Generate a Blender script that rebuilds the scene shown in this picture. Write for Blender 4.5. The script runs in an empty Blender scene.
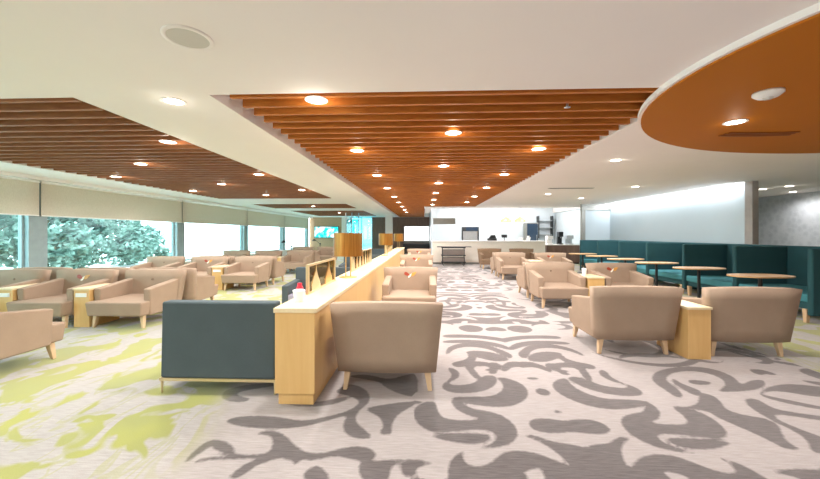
import bpy, bmesh, math, random
import numpy as np
from mathutils import Vector, Matrix
random.seed(7)
PI = math.pi
col = bpy.context.scene.collection

# ------------------------------------------------------------------ materials
def lin(h):
    h = h.lstrip('#'); v = [int(h[i:i+2], 16)/255 for i in (0, 2, 4)]
    return tuple((c/12.92 if c <= .04045 else ((c+.055)/1.055)**2.4) for c in v) + (1,)

class NT:
    def __init__(s, name):
        s.m = bpy.data.materials.new(name); s.m.use_nodes = True
        s.t = s.m.node_tree; s.t.nodes.clear()
        s.out = s.n('ShaderNodeOutputMaterial')
    def n(s, typ, **k):
        nd = s.t.nodes.new(typ)
        for a, b in k.items(): setattr(nd, a, b)
        return nd
    def l(s, a, b): s.t.links.new(a, b)
    def coords(s, scale=(1, 1, 1), rot=(0, 0, 0)):
        tc = s.n('ShaderNodeTexCoord'); mp = s.n('ShaderNodeMapping')
        mp.inputs['Scale'].default_value = scale; mp.inputs['Rotation'].default_value = rot
        s.l(tc.outputs['Object'], mp.inputs['Vector']); return mp.outputs['Vector']
    def noise(s, vec, scale, detail=3, rough=.5, dist=0):
        nz = s.n('ShaderNodeTexNoise'); nz.inputs['Scale'].default_value = scale
        nz.inputs['Detail'].default_value = detail; nz.inputs['Roughness'].default_value = rough
        nz.inputs['Distortion'].default_value = dist
        if vec is not None: s.l(vec, nz.inputs['Vector'])
        return nz.outputs['Fac']
    def ramp(s, fac, stops, interp='LINEAR'):
        r = s.n('ShaderNodeValToRGB'); e = r.color_ramp.elements; r.color_ramp.interpolation = interp
        while len(e) < len(stops): e.new(.5)
        for i, (p, c) in enumerate(stops): e[i].position = p; e[i].color = c
        s.l(fac, r.inputs['Fac']); return r.outputs['Color']
    def mix(s, fac, a, b, mode='MIX'):
        m = s.n('ShaderNodeMixRGB', blend_type=mode)
        for i, v in ((0, fac), (1, a), (2, b)):
            if isinstance(v, (int, float)): m.inputs[i].default_value = v
            elif isinstance(v, tuple): m.inputs[i].default_value = v
            else: s.l(v, m.inputs[i])
        return m.outputs[0]
    def math(s, op, a, b=0, c=0):
        m = s.n('ShaderNodeMath', operation=op)
        for i, v in ((0, a), (1, b), (2, c)):
            if isinstance(v, (int, float)): m.inputs[i].default_value = v
            else: s.l(v, m.inputs[i])
        return m.outputs[0]
    def bsdf(s, color, rough=.6, metal=0, bump=None, bump_d=.002, bump_s=.4, spec=.5, alpha=1, coat=0):
        p = s.n('ShaderNodeBsdfPrincipled')
        if isinstance(color, tuple): p.inputs['Base Color'].default_value = color
        else: s.l(color, p.inputs['Base Color'])
        p.inputs['Roughness'].default_value = rough; p.inputs['Metallic'].default_value = metal
        p.inputs['Specular IOR Level'].default_value = spec
        p.inputs['Coat Weight'].default_value = coat
        if bump is not None:
            b = s.n('ShaderNodeBump'); b.inputs['Distance'].default_value = bump_d; b.inputs['Strength'].default_value = bump_s
            s.l(bump, b.inputs['Height']); s.l(b.outputs['Normal'], p.inputs['Normal'])
        s.l(p.outputs[0], s.out.inputs['Surface']); return p

def plain(name, hexc, rough=.6, metal=0, var=.06, scale=8, spec=.5):
    t = NT(name); c = lin(hexc); f = t.noise(t.coords(), scale, 3)
    a = tuple(x*(1-var) for x in c[:3])+(1,); b = tuple(min(1, x*(1+var)) for x in c[:3])+(1,)
    t.bsdf(t.ramp(f, [(.3, a), (.7, b)]), rough, metal, spec=spec); return t.m
def fabric(name, hexc, rough=.9):
    t = NT(name); c = lin(hexc); v = t.coords()
    f = t.noise(v, 160, 2); g = t.noise(v, 5, 3)
    a = tuple(x*.9 for x in c[:3])+(1,); b = tuple(x*1.08 for x in c[:3])+(1,)
    k = t.mix(.5, t.ramp(f, [(.3, a), (.7, b)]), t.ramp(g, [(.3, a), (.7, b)]))
    t.bsdf(k, rough, 0, f, .001, .3, spec=.25); return t.m
def wood(name, h1, h2, scale=(1, 1, 1), rough=.45, bands=14):
    t = NT(name); v = t.coords(scale)
    f = t.noise(v, bands, 5, .6, .6); g = t.noise(v, 3, 2)
    k = t.mix(.35, t.ramp(f, [(.3, lin(h1)), (.7, lin(h2))]), t.ramp(g, [(.3, lin(h1)), (.7, lin(h2))]))
    t.bsdf(k, rough, 0, f, .0006, .2); return t.m
def emit(name, hexc, strength):
    t = NT(name); e = t.n('ShaderNodeEmission'); e.inputs[0].default_value = lin(hexc); e.inputs[1].default_value = strength
    t.l(e.outputs[0], t.out.inputs['Surface']); return t.m

M = {}
M['ceiling'] = plain('ceiling_paint', '#f4efee', .85, var=.01, scale=1.5)
M['wall'] = plain('wall_paint', '#e6e2dc', .8, var=.015, scale=2)
M['panel'] = plain('pale_glass_panel', '#b3bfc5', .25, var=.02, scale=1)
M['beige_wall'] = plain('beige_wall', '#b79c7c', .7)
M['brown_wall'] = wood('brown_wall', '#6d5348', '#8a6c5e', (1, 1, .15))
M['white'] = plain('white_gloss', '#f2f0ee', .35, var=.01)
M['kitchen'] = plain('kitchen_white', '#c3ccd2', .3, var=.02)
M['counter'] = plain('counter_front', '#e2dbcf', .5, var=.02)
M['grey_metal'] = plain('grey_metal', '#8e8e88', .4, .5)
M['mullion'] = plain('mullion_paint', '#8b9b9e', .5)
M['post'] = plain('post_paint', '#a39c98', .5)
M['bin'] = plain('bin_brown', '#6b625c', .6)
M['taupe'] = fabric('taupe_fabric', '#9f8a77')
M['brown_fab'] = fabric('brown_fabric', '#7e6752')
M['char'] = fabric('charcoal_fabric', '#4c565a')
M['seatgrey'] = fabric('lilac_grey_fabric', '#9a96a6')
M['teal'] = fabric('teal_fabric', '#2b5157')
M['tealseat'] = fabric('teal_seat_fabric', '#478791')
M['legwood'] = wood('leg_wood', '#c6a885', '#d8bc99', (1, 1, .2))
M['oak'] = wood('light_oak', '#cfa466', '#dcb67a', (1, 1, .08), .4)
M['oak_top'] = wood('light_oak_top', '#dcc69c', '#e6d4b0', (1, .1, 1), .35)
M['tabletop'] = wood('tan_tabletop', '#c79a68', '#d8b080', (1, .2, 1), .4)
M['button'] = fabric('button_fabric', '#8a7564')
M['gold'] = plain('brushed_brass', '#c9a261', .3, .85, var=.05, scale=20)
M['gold_light'] = plain('pale_brass', '#cdbb92', .35, .6, var=.05, scale=20)
M['red'] = plain('red_plastic', '#d01f36', .35)
M['emb_red'] = plain('emblem_red', '#9c3a22', .5)
M['emb_gold'] = plain('emblem_gold', '#d59a4a', .45)
M['emb_white'] = plain('emblem_white', '#f4ede0', .5)
M['black'] = plain('black_plastic', '#1d2024', .4)
M['dark_glass'] = plain('dark_glass', '#2c3b4c', .1)
M['steel'] = plain('brushed_steel', '#b4b6b8', .3, .9)
M['socket'] = plain('socket_plate', '#eceae6', .4)
M['grille'] = plain('speaker_grille', '#cfccc6', .7, var=.02, scale=120)
M['bronze'] = plain('orange_ceiling_paint', '#b86d12', .6, var=.02, scale=2, spec=.2)
M['bark'] = wood('bark', '#4a4238', '#6b6050', (1, 1, .3), .9)
M['lens'] = emit('downlight_lens', '#fff2dd', 14)
M['cove'] = emit('cove_light_strip', '#f4f7ff', 9)
M['cove_warm'] = emit('warm_light_strip', '#fff0d8', 6)

def slat_mat(name, a, b):
    t = NT(name); f = t.noise(t.coords((.15, 1, 1)), 30, 4, .6, .3)
    t.bsdf(t.ramp(f, [(.3, lin(a)), (.7, lin(b))]), .5, 0, f, .0004, .2, spec=.3); return t.m
M['slat'] = slat_mat('slat_wood_warm', '#ad6226', '#c97c34')
M['slat_dark'] = slat_mat('slat_wood_red', '#8c5533', '#a66c42')
M['backing'] = plain('slat_backing', '#5a2c14', .8)

# shades: woven cream blind that lets daylight glow through
t = NT('blind_fabric'); f = t.noise(t.coords((1, 1, .3)), 90, 2)
d = t.n('ShaderNodeBsdfDiffuse'); tr = t.n('ShaderNodeBsdfTranslucent'); ms = t.n('ShaderNodeMixShader')
c = t.ramp(f, [(.3, lin('#d6cebf')), (.7, lin('#e0d9cb'))]); t.l(c, d.inputs[0]); t.l(c, tr.inputs[0]); ms.inputs[0].default_value = .2
t.l(d.outputs[0], ms.inputs[1]); t.l(tr.outputs[0], ms.inputs[2]); t.l(ms.outputs[0], t.out.inputs[0]); M['blind'] = t.m
# window glass: thin tinted pane
def glassm(name, tint, gl=.08):
    t = NT(name); a = t.n('ShaderNodeBsdfTransparent'); a.inputs[0].default_value = lin(tint)
    g = t.n('ShaderNodeBsdfGlossy'); g.inputs['Roughness'].default_value = .03
    ms = t.n('ShaderNodeMixShader'); ms.inputs[0].default_value = gl
    t.l(a.outputs[0], ms.inputs[1]); t.l(g.outputs[0], ms.inputs[2]); t.l(ms.outputs[0], t.out.inputs[0]); return t.m
M['glass'] = glassm('tinted_window_glass', '#dcf3f4')
M['screen_glass'] = glassm('screen_glass', '#cbb98c', .1)
M['cyan_glass'] = glassm('partition_glass', '#8fdde8', .12)
# lamp shade: brass-brown pleated drum, lit from inside
t = NT('lamp_shade'); v = t.coords()
f = t.noise(t.coords((1, 1, .03)), 60, 2)
c = t.ramp(f, [(.3, lin('#8f6528')), (.7, lin('#b58440'))])
p = t.n('ShaderNodeBsdfPrincipled'); t.l(c, p.inputs['Base Color']); p.inputs['Roughness'].default_value = .35; p.inputs['Metallic'].default_value = .65
tr = t.n('ShaderNodeBsdfTranslucent'); t.l(c, tr.inputs[0]); ms = t.n('ShaderNodeMixShader'); ms.inputs[0].default_value = .25
t.l(p.outputs[0], ms.inputs[1]); t.l(tr.outputs[0], ms.inputs[2]); t.l(ms.outputs[0], t.out.inputs[0]); M['shade'] = t.m
# leaves
t = NT('tree_leaves'); f = t.noise(t.coords(), 2.2, 4)
t.bsdf(t.ramp(f, [(.3, lin('#394f47')), (.5, lin('#6d857a')), (.7, lin('#bccac2'))]), .6); M['leaf'] = t.m
t = NT('outside_ground'); f = t.noise(t.coords(), 1.2, 4)
t.bsdf(t.ramp(f, [(.3, lin('#c6ccc4')), (.7, lin('#dfe3dc'))]), .9); M['ground'] = t.m
# patterned alcove wallpaper
t = NT('alcove_wallpaper'); v = t.coords((1, 1, 1))
vo = t.n('ShaderNodeTexVoronoi'); vo.inputs['Scale'].default_value = 6; t.l(v, vo.inputs['Vector'])
f = t.noise(v, 14, 3, .6, 1.5); g = t.math('MULTIPLY', vo.outputs['Distance'], f)
t.bsdf(t.ramp(g, [(.1, lin('#c3cad3')), (.35, lin('#d6dce4'))]), .6); M['wallpaper'] = t.m
# screens
def screen(name, stops, strength, scale=3):
    t = NT(name); f = t.noise(t.coords((1, 1, 1)), scale, 3, .55, .4); c = t.ramp(f, stops)
    e = t.n('ShaderNodeEmission'); t.l(c, e.inputs[0]); e.inputs[1].default_value = strength
    t.l(e.outputs[0], t.out.inputs[0]); return t.m
M['tv'] = screen('map_screen', [(.42, lin('#18b5b0')), (.5, lin('#7fe0dc')), (.56, lin('#f2ffff'))], 1.3, 2.2)
M['display'] = screen('bright_display', [(.35, lin('#c9c4d8')), (.5, lin('#ffffff'))], 1.5, 2)

# ------------------------------------------------------------------ mesh builder
class MB:
    def __init__(s): s.v = []; s.f = []; s.mi = []; s.sm = []; s.cur = 0
    def add(s, vs, fs, smooth=True):
        o = len(s.v); s.v += [tuple(x) for x in vs]
        for f in fs: s.f.append(tuple(i+o for i in f)); s.mi.append(s.cur); s.sm.append(smooth)
        return s
    def frombm(s, bm, smooth=True):
        bm.verts.index_update(); s.add([v.co[:] for v in bm.verts], [[v.index for v in f.verts] for f in bm.faces], smooth); bm.free(); return s
    def hexa(s, P, bev=0, seg=2):
        """P: 8 points, bottom ring then top ring, counter-clockwise"""
        bm = bmesh.new(); vs = [bm.verts.new(p) for p in P]
        for f in ((3, 2, 1, 0), (4, 5, 6, 7), (0, 1, 5, 4), (1, 2, 6, 5), (2, 3, 7, 6), (3, 0, 4, 7)): bm.faces.new([vs[i] for i in f])
        if bev: bmesh.ops.bevel(bm, geom=list(bm.edges), offset=bev, segments=seg, profile=.5, affect='EDGES', clamp_overlap=True)
        return s.frombm(bm, bev > 0)
    def box(s, x0, x1, y0, y1, z0, z1, bev=0, seg=2):
        return s.hexa([(x0, y0, z0), (x1, y0, z0), (x1, y1, z0), (x0, y1, z0), (x0, y0, z1), (x1, y0, z1), (x1, y1, z1), (x0, y1, z1)], bev, seg)
    def cyl(s, p0, p1, r0, r1=None, n=20, caps=True):
        r1 = r0 if r1 is None else r1
        p0 = Vector(p0); p1 = Vector(p1); d = (p1-p0).normalized()
        a = d.orthogonal().normalized(); b = d.cross(a)
        vs = []
        for p, r in ((p0, r0), (p1, r1)):
            for i in range(n):
                t = 2*PI*i/n; vs.append(p+(a*math.cos(t)+b*math.sin(t))*r)
        s.add(vs, [(i, (i+1) % n, n+(i+1) % n, n+i) for i in range(n)], True)
        if caps: s.add(vs, [tuple(range(n-1, -1, -1)), tuple(range(n, 2*n))], False)
        return s
    def lathe(s, prof, n=32, cx=0, cy=0):
        vs = []; 
        for r, z in prof:
            for i in range(n): t = 2*PI*i/n; vs.append((cx+r*math.cos(t), cy+r*math.sin(t), z))
        fs = []
        for k in range(len(prof)-1):
            for i in range(n): fs.append((k*n+i, k*n+(i+1) % n, (k+1)*n+(i+1) % n, (k+1)*n+i))
        return s.add(vs, fs, True)
    def prism(s, pts, z0, z1):
        n = len(pts); vs = [(x, y, z0) for x, y in pts]+[(x, y, z1) for x, y in pts]
        return s.add(vs, [tuple(range(n-1, -1, -1)), tuple(range(n, 2*n))]+[(i, (i+1) % n, n+(i+1) % n, n+i) for i in range(n)], False)
    def plate(s, pts, y0, y1):     # outline in x,z, thickness along y
        n = len(pts); vs = [(x, y0, z) for x, z in pts]+[(x, y1, z) for x, z in pts]
        return s.add(vs, [tuple(range(n)), tuple(range(2*n-1, n-1, -1))]+[(i, n+i, n+(i+1) % n, (i+1) % n) for i in range(n)], False)
    def build(s, name, mats, parent=None, wn=True):
        me = bpy.data.meshes.new(name); me.from_pydata(s.v, [], s.f)
        if not isinstance(mats, (list, tuple)): mats = [mats]
        for m in mats: me.materials.append(m)
        me.polygons.foreach_set('material_index', s.mi); me.polygons.foreach_set('use_smooth', s.sm); me.update()
        bm = bmesh.new(); bm.from_mesh(me); bmesh.ops.recalc_face_normals(bm, faces=bm.faces); bm.to_mesh(me); bm.free()
        o = bpy.data.objects.new(name, me); col.objects.link(o)
        if parent: o.parent = parent
        if wn and any(s.sm):
            md = o.modifiers.new('wn', 'WEIGHTED_NORMAL'); md.keep_sharp = True
        return o

def tag(o, label=None, cat=None, group=None, kind=None):
    if label: o['label'] = label
    if cat: o['category'] = cat
    if group: o['group'] = group
    if kind: o['kind'] = kind
    return o
def empty(name, loc=(0, 0, 0), rz=0):
    o = bpy.data.objects.new(name, None); col.objects.link(o); o.location = loc; o.rotation_euler = (0, 0, rz); o.empty_display_size = .1; return o
KIDS = {}
def copy_tree(o, loc=None, rz=None, label=None, parent=None):
    c = o.copy(); col.objects.link(c)
    if parent: c.parent = parent
    if loc is not None: c.location = loc
    if rz is not None: c.rotation_euler = (0, 0, rz)
    if label: c['label'] = label
    for ch in list(o.children): copy_tree(ch, parent=c)
    return c
def struct(o): o['kind'] = 'structure'; return o
def box_struct(name, m, *b, parent=None):
    o = MB().box(*b).build(name, m, parent, wn=False)
    if not parent: struct(o)
    return o

# ------------------------------------------------------------------ carpet
CZ = 1.45
def fl(px, py):
    Y = 350*CZ/(py-234); return ((px-424)/350*Y, Y)
def chaikin(P, k=2):
    for _ in range(k):
        Q = []
        for i in range(len(P)):
            a = P[i]; b = P[(i+1) % len(P)]
            Q += [(a[0]*.75+b[0]*.25, a[1]*.75+b[1]*.25), (a[0]*.25+b[0]*.75, a[1]*.25+b[1]*.75)]
        P = Q
    return P
AX = 1.09
def half(o, P, sg=None):   # pixels of a 4x look at the carpet -> floor, folded about the pattern's mirror axis
    R = []
    if sg is None: sg = -1 if o != O2 else 1
    for x, y in P:
        X, Y = fl(o[0]+x/4, o[1]+y/4); R.append(((X-AX)*sg, Y))
    return chaikin(R)
def free(o, P): return chaikin([fl(o[0]+x/4, o[1]+y/4) for x, y in P])
O1 = (410, 360); O2 = (615, 360); O3 = (410, 300); O4 = (205, 360)
H = [
 [(-.1, 2.61), (0, 2.61), (.16, 2.58), (.27, 2.61), (.30, 2.68), (.26, 2.77), (.15, 2.80), (0, 2.76), (-.1, 2.76)],
 [(-.05, 3.18), (.04, 3.19), (.07, 3.26), (.04, 3.33), (-.05, 3.34)],
 [(-.04, 2.86), (.03, 2.88), (.03, 2.92), (-.04, 2.94)],
 [(-.04, 3.52), (.06, 3.54), (.06, 3.58), (-.04, 3.6)],
]
H = [chaikin(p, 2) for p in H]
H += [half(O1, P) for P in [
 [(165,152),(200,162),(240,190),(310,198),(370,215),(415,250),(430,290),(410,320),(370,338),(310,347),(270,345),(320,330),(345,308),(338,285),(300,273),(230,275),(160,285),(110,290),(60,278),(25,250),(12,215),(20,190),(40,178),(60,165),(105,165),(110,205),(135,232),(200,238),(290,232),(230,218),(185,195),(165,170)],
 [(75,298),(150,290),(240,287),(310,290),(325,305),(300,325),(240,333),(170,325),(110,312)],
 [(160,25),(200,45),(192,72),(150,88),(175,100),(250,92),(275,70),(300,55),(345,60),(345,90),(310,115),(250,128),(170,130),(130,115),(128,95),(155,78),(168,55),(150,35)],
 [(345,60),(420,75),(465,105),(468,140),(430,170),(370,183),(290,180),(210,168),(160,155),(175,145),(250,142),(310,142),(350,130),(372,105),(362,80)],
 [(155,420),(165,388),(222,352),(207,385),(230,415),(280,422),(325,402),(360,365),(420,350),(500,360),(570,385),(637,415),(590,365),(520,318),(440,290),(490,288),(560,315),(640,322),(680,334),(730,330),(780,400),(840,476),(900,560),(540,560),(530,430),(500,410),(450,415),(410,435),(440,430),(470,450),(465,540),(160,540),(150,440)],
 [(-100,395),(0,397),(60,402),(105,412),(50,420),(20,440),(0,470),(-60,470),(-120,440)],
]]
H += [half(O2, P) for P in [
 [(470,130),(520,130),(570,165),(650,180),(820,200),(900,215),(820,218),(700,202),(600,188),(575,198),(640,230),(720,260),(780,280),(808,310),(800,330),(750,337),(712,325),(710,295),(670,260),(600,225),(530,190),(480,155)],
 [(300,110),(350,118),(385,145),(400,175),(470,195),(550,205),(600,230),(612,270),(635,300),(685,320),(630,325),(580,300),(510,265),(430,232),(370,205),(330,180),(230,170),(300,158)],
 [(120,50),(150,25),(250,8),(350,15),(430,45),(460,80),(490,60),(540,55),(553,80),(500,100),(400,107),(368,103),(400,85),(395,60),(340,35),(260,25),(190,38),(172,65),(220,95),(247,130),(215,132),(170,100),(130,75)],
 [(205,55),(230,75),(300,100),(320,118),(290,125),(240,100),(195,70)],
 [(255,62),(300,62),(355,70),(330,82),(270,78)],
 [(540,40),(600,22),(700,28),(780,50),(795,45),(720,15),(600,5),(540,20),(480,15),(510,35)],
 [(580,75),(700,68),(800,90),(840,125),(720,118),(600,98),(540,105),(540,115),(620,130),(720,150),(860,175),(840,180),(700,160),(600,140),(530,120),(530,100)],
 [(580,415),(650,403),(740,400),(780,380),(765,365),(820,355),(900,380),(900,430),(820,425),(765,415),(755,440),(750,476),(720,470),(680,430),(620,418)],
 [(45,420),(80,372),(150,358),(230,370),(310,395),(380,425),(430,430),(460,405),(390,365),(450,382),(520,415),(580,460),(600,540),(340,540),(300,450),(230,430),(180,418),(165,430),(200,476),(200,540),(20,540)],
]]
H += [half(O3, P) for P in [
 [(140,215),(150,185),(210,168),(290,172),(350,190),(405,212),(405,230),(375,222),(330,198),(270,185),(210,185),(170,198),(155,215)],
 [(215,205),(260,198),(330,205),(385,225),(395,238),(340,242),(290,232),(250,222)],
 [(165,248),(215,238),(235,225),(225,212),(260,216),(265,235),(240,255),(200,268),(170,262)],
 [(285,250),(340,243),(365,258),(360,275),(310,280),(290,275),(330,268),(325,258),(280,262),(245,260),(270,290),(290,318),(270,320),(250,290),(225,265),(250,252)],
 [(130,160),(250,155),(350,168),(402,188),(402,198),(340,182),(250,168),(130,172)],
 [(130,136),(260,136),(370,148),(402,163),(402,174),(360,160),(250,148),(130,150)],
 [(190,105),(230,96),(290,105),(290,122),(240,128),(200,118)],
 [(300,108),(350,102),(372,112),(340,122),(300,120)],
 [(130,86),(250,82),(380,92),(380,97),(250,90),(130,94)],
]]
H += [half(O3, P, 1) for P in [
 [(404,308),(398,275),(415,248),(450,238),(500,245),(560,270),(560,285),(500,262),(455,262),(435,280),(425,308)],
 [(560,245),(620,240),(680,255),(700,280),(720,310),(700,315),(680,285),(650,262),(600,258),(590,270),(640,290),(600,292),(565,265)],
]]
def swirl_stroke(C, w):      # tapered brush stroke along a curve
    n = len(C); Lf, Rt = [], []
    for i, (x, y) in enumerate(C):
        a = C[max(0, i-1)]; b = C[min(n-1, i+1)]; dx, dy = b[0]-a[0], b[1]-a[1]; L = math.hypot(dx, dy); t = i/(n-1)
        h = w*.5*(math.sin(PI*min(1, t*1.15+.02))**.6 if t*1.15+.02 < 1 else .08)
        Lf.append((x-dy/L*h, y+dx/L*h)); Rt.append((x+dy/L*h, y-dx/L*h))
    return Lf+Rt[::-1]
def spiral(cx, cy, r0, r1, a0, a1, w, sy=1):
    return swirl_stroke([(cx+(r0+(r1-r0)*k/26)*math.cos(a0+(a1-a0)*k/26), cy+sy*(r0+(r1-r0)*k/26)*math.sin(a0+(a1-a0)*k/26)) for k in range(27)], w)
H += [spiral(1.62, 4.78, .52, .10, -2.6, 4.4, .16, 1.1), spiral(1.62, 4.72, .72, .60, 3.6, 6.6, .10, 1.1), spiral(2.25, 4.25, .36, .12, .2, 5.6, .12), spiral(2.3, 5.4, .30, .1, 3.2, -2.2, .11),
      spiral(.95, 5.55, .34, .12, 3.0, -2.6, .12, .8), spiral(1.5, 4.05, .5, .35, .5, 2.9, .11, .6)]
Fr = [free(O4, P) for P in [
 [(55,260),(120,240),(220,236),(310,242),(380,255),(460,240),(540,220),(600,195),(620,165),(560,145),(515,135),(540,115),(580,98),(640,118),(662,150),(650,180),(610,210),(597,250),(640,285),(670,312),(640,324),(580,315),(550,290),(552,255),(570,225),(480,252),(400,275),(310,287),(200,288),(110,280)],
 [(188,315),(220,297),(270,295),(310,310),(350,350),(400,383),(470,383),(530,363),(600,350),(660,355),(690,385),(660,412),(700,405),(780,400),(860,398),(860,476),(780,440),(790,410),(740,430),(735,500),(630,500),(608,430),(630,410),(560,400),(510,390),(430,415),(375,408),(362,437),(330,412),(290,405),(260,415),(190,440),(130,490),(60,500),(150,430),(210,407),(130,415),(0,420),(-60,440),(-60,420),(40,405),(80,402),(20,380),(0,360),(-20,380),(-60,410),(-110,440),(-100,420),(-60,380),(-10,340),(60,338),(105,370),(102,398),(230,393),(258,370),(263,330),(240,312)],
 [(385,500),(390,460),(445,425),(490,465),(495,500)],
 [(45,165),(60,135),(150,110),(260,100),(300,108),(200,125),(120,140),(112,155),(172,167),(150,182),(80,182)],
 [(645,195),(720,180),(820,165),(860,170),(820,190),(770,220),(745,260),(748,305),(690,300),(715,270),(700,230),(650,210)],
 [(290,170),(330,168),(400,182),(480,170),(560,150),(580,160),(500,188),(400,197),(320,190)],
 [(560,70),(640,58),(740,82),(790,62),(860,50),(860,150),(790,142),(720,112),(700,90),(620,78)],
 [(780,440),(800,410),(860,400),(900,430),(860,476),(800,470)],
]]
def sd(P, px, py):
    P = np.array(P); n = len(P); d = np.full(px.shape, 1e9); ins = np.zeros(px.shape, bool)
    bb = (P[:, 0].min()-.15, P[:, 0].max()+.15, P[:, 1].min()-.15, P[:, 1].max()+.15)
    k = np.where((px > bb[0]) & (px < bb[1]) & (py > bb[2]) & (py < bb[3]))[0]
    out = np.full(px.shape, 1.0)
    if len(k) == 0: return out
    x = px[k]; y = py[k]; d = np.full(x.shape, 1e9); ins = np.zeros(x.shape, bool)
    for i in range(n):
        ax, ay = P[i]; bx, by = P[(i+1) % n]; ex, ey = bx-ax, by-ay
        L = ex*ex+ey*ey+1e-12; t = np.clip(((x-ax)*ex+(y-ay)*ey)/L, 0, 1)
        d = np.minimum(d, (x-ax-t*ex)**2+(y-ay-t*ey)**2)
        c = (ay > y) != (by > y)
        ins ^= c & (x < ex*(y-ay)/(ey if abs(ey) > 1e-9 else 1e-9)+ax)
    d = np.sqrt(d); out[k] = np.where(ins, -d, d); return out
def build_floor():
    def seq(parts):
        r = [parts[0][0]]
        for a, b, st in parts:
            n = max(1, round((b-a)/st)); r += [a+(b-a)*(i+1)/n for i in range(n)]
        return np.array(r)
    xs = seq([(-8.7, -2.6, .5), (-2.6, 6.2, .035), (6.2, 11.8, .4)])
    ys = seq([(-4, 1.7, .5), (1.7, 5.8, .03), (5.8, 10, .045), (10, 17.4, .07), (17.4, 26.2, .6)])
    X, Y = np.meshgrid(xs, ys); nx, ny = len(xs), len(ys)
    x = X.ravel(); y = Y.ravel()
    P = 5.74-2.07
    yy = 2.07+np.mod(y-2.07, P)
    W = 2.45; u = np.abs(x-AX); u = np.where(u > W, 2*W-u, u)
    s = np.full(x.shape, 1.0)
    reg = (x > -1.9) & (y > 1.6)
    for poly in H:
        s = np.minimum(s, sd(poly, u, yy))
        s = np.minimum(s, np.where(y < 2.07, sd(poly, u, y), 1))
    lf = (x < -.08) & (y < 4.1)
    s2 = np.full(x.shape, 1.0)
    for poly in Fr: s2 = np.minimum(s2, sd(poly, x, y))
    s = np.where(lf, s2, s); s = np.where(reg, s, 1.0)
    yl = 1/(1+np.exp((x+1.72+.12*np.sin(y*2.3))/.05))
    rx = x > 3.95+.2*np.sin(y*1.7+1); ry = y > 3.75+.15*np.sin(x*3)
    yr = (rx & ry).astype(float)
    ym = np.clip(np.maximum(yl, yr), 0, 1)
    s = np.where(yr > .5, 1.0, s)
    me = bpy.data.meshes.new('floor')
    vs = np.stack([x, y, np.zeros_like(x)], 1)
    idx = np.arange(nx*ny).reshape(ny, nx)
    q = np.stack([idx[:-1, :-1], idx[:-1, 1:], idx[1:, 1:], idx[1:, :-1]], -1).reshape(-1, 4)
    me.vertices.add(len(vs)); me.vertices.foreach_set('co', vs.ravel())
    me.loops.add(q.size); me.loops.foreach_set('vertex_index', q.ravel())
    me.polygons.add(len(q)); me.polygons.foreach_set('loop_start', np.arange(0, q.size, 4)); me.polygons.foreach_set('loop_total', np.full(len(q), 4))
    me.update(); me.validate()
    a = me.attributes.new('swirl', 'FLOAT', 'POINT'); a.data.foreach_set('value', s.astype(np.float32))
    a = me.attributes.new('lime_zone', 'FLOAT', 'POINT'); a.data.foreach_set('value', ym.astype(np.float32))
    o = bpy.data.objects.new('floor', me); col.objects.link(o); struct(o)
    t = NT('patterned_carpet')
    at = t.n('ShaderNodeAttribute'); at.attribute_name = 'swirl'; az = t.n('ShaderNodeAttribute'); az.attribute_name = 'lime_zone'
    v = t.coords(); fine = t.noise(v, 130, 2); streak = t.noise(t.coords((1, 9, 1), (0, 0, .3)), 9, 3); big = t.noise(v, 1.3, 3)
    # dark swirl
    wob = t.math('MULTIPLY', t.math('SUBTRACT', t.noise(v, 30, 2), .5), .02)
    k = t.math('ADD', at.outputs['Fac'], wob)
    mask = t.ramp(t.math('MULTIPLY_ADD', k, 20, .5), [(.3, (1, 1, 1, 1)), (.7, (0, 0, 0, 1))])
    base = t.ramp(streak, [(.3, lin('#968e8c')), (.7, lin('#a8a09e'))])
    dark = t.ramp(streak, [(.3, lin('#524b4a')), (.7, lin('#686060'))])
    grey = t.mix(mask, base, dark)
    # lime brush marks
    v1 = t.coords((1.35, .95, 1), (0, 0, .25)); n1 = t.noise(v1, 1.9, 2.5, .45, .9)
    v2 = t.coords((2.2, .7, 1), (0, 0, .3)); n2 = t.noise(v2, 1.3, 2, .5, 1.2)
    m1 = t.ramp(n1, [(.485, (0, 0, 0, 1)), (.53, (1, 1, 1, 1))]); m2 = t.ramp(t.math('ABSOLUTE', t.math('SUBTRACT', n2, .5)), [(.012, (1, 1, 1, 1)), (.03, (0, 0, 0, 1))])
    lm = t.math('MAXIMUM', m1, t.math('MULTIPLY', m2, .4))
    lime = t.ramp(big, [(.35, lin('#8e9156')), (.65, lin('#9c9d47'))])
    cream = t.ramp(streak, [(.3, lin('#999491')), (.7, lin('#aba6a3'))])
    yel = t.mix(lm, cream, lime)
    c = t.mix(az.outputs['Fac'], grey, yel)
    c = t.mix(.12, c, t.ramp(fine, [(.3, (.25, .24, .23, 1)), (.7, (1, 1, 1, 1))]), 'MULTIPLY')
    t.bsdf(c, .95, 0, fine, .003, .3, spec=.15); pb = [n for n in t.t.nodes if n.type == 'BSDF_PRINCIPLED'][0]; pb.inputs['Sheen Weight'].default_value = .35; pb.inputs['Sheen Roughness'].default_value = .45
    me.materials.append(t.m)
build_floor()

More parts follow.
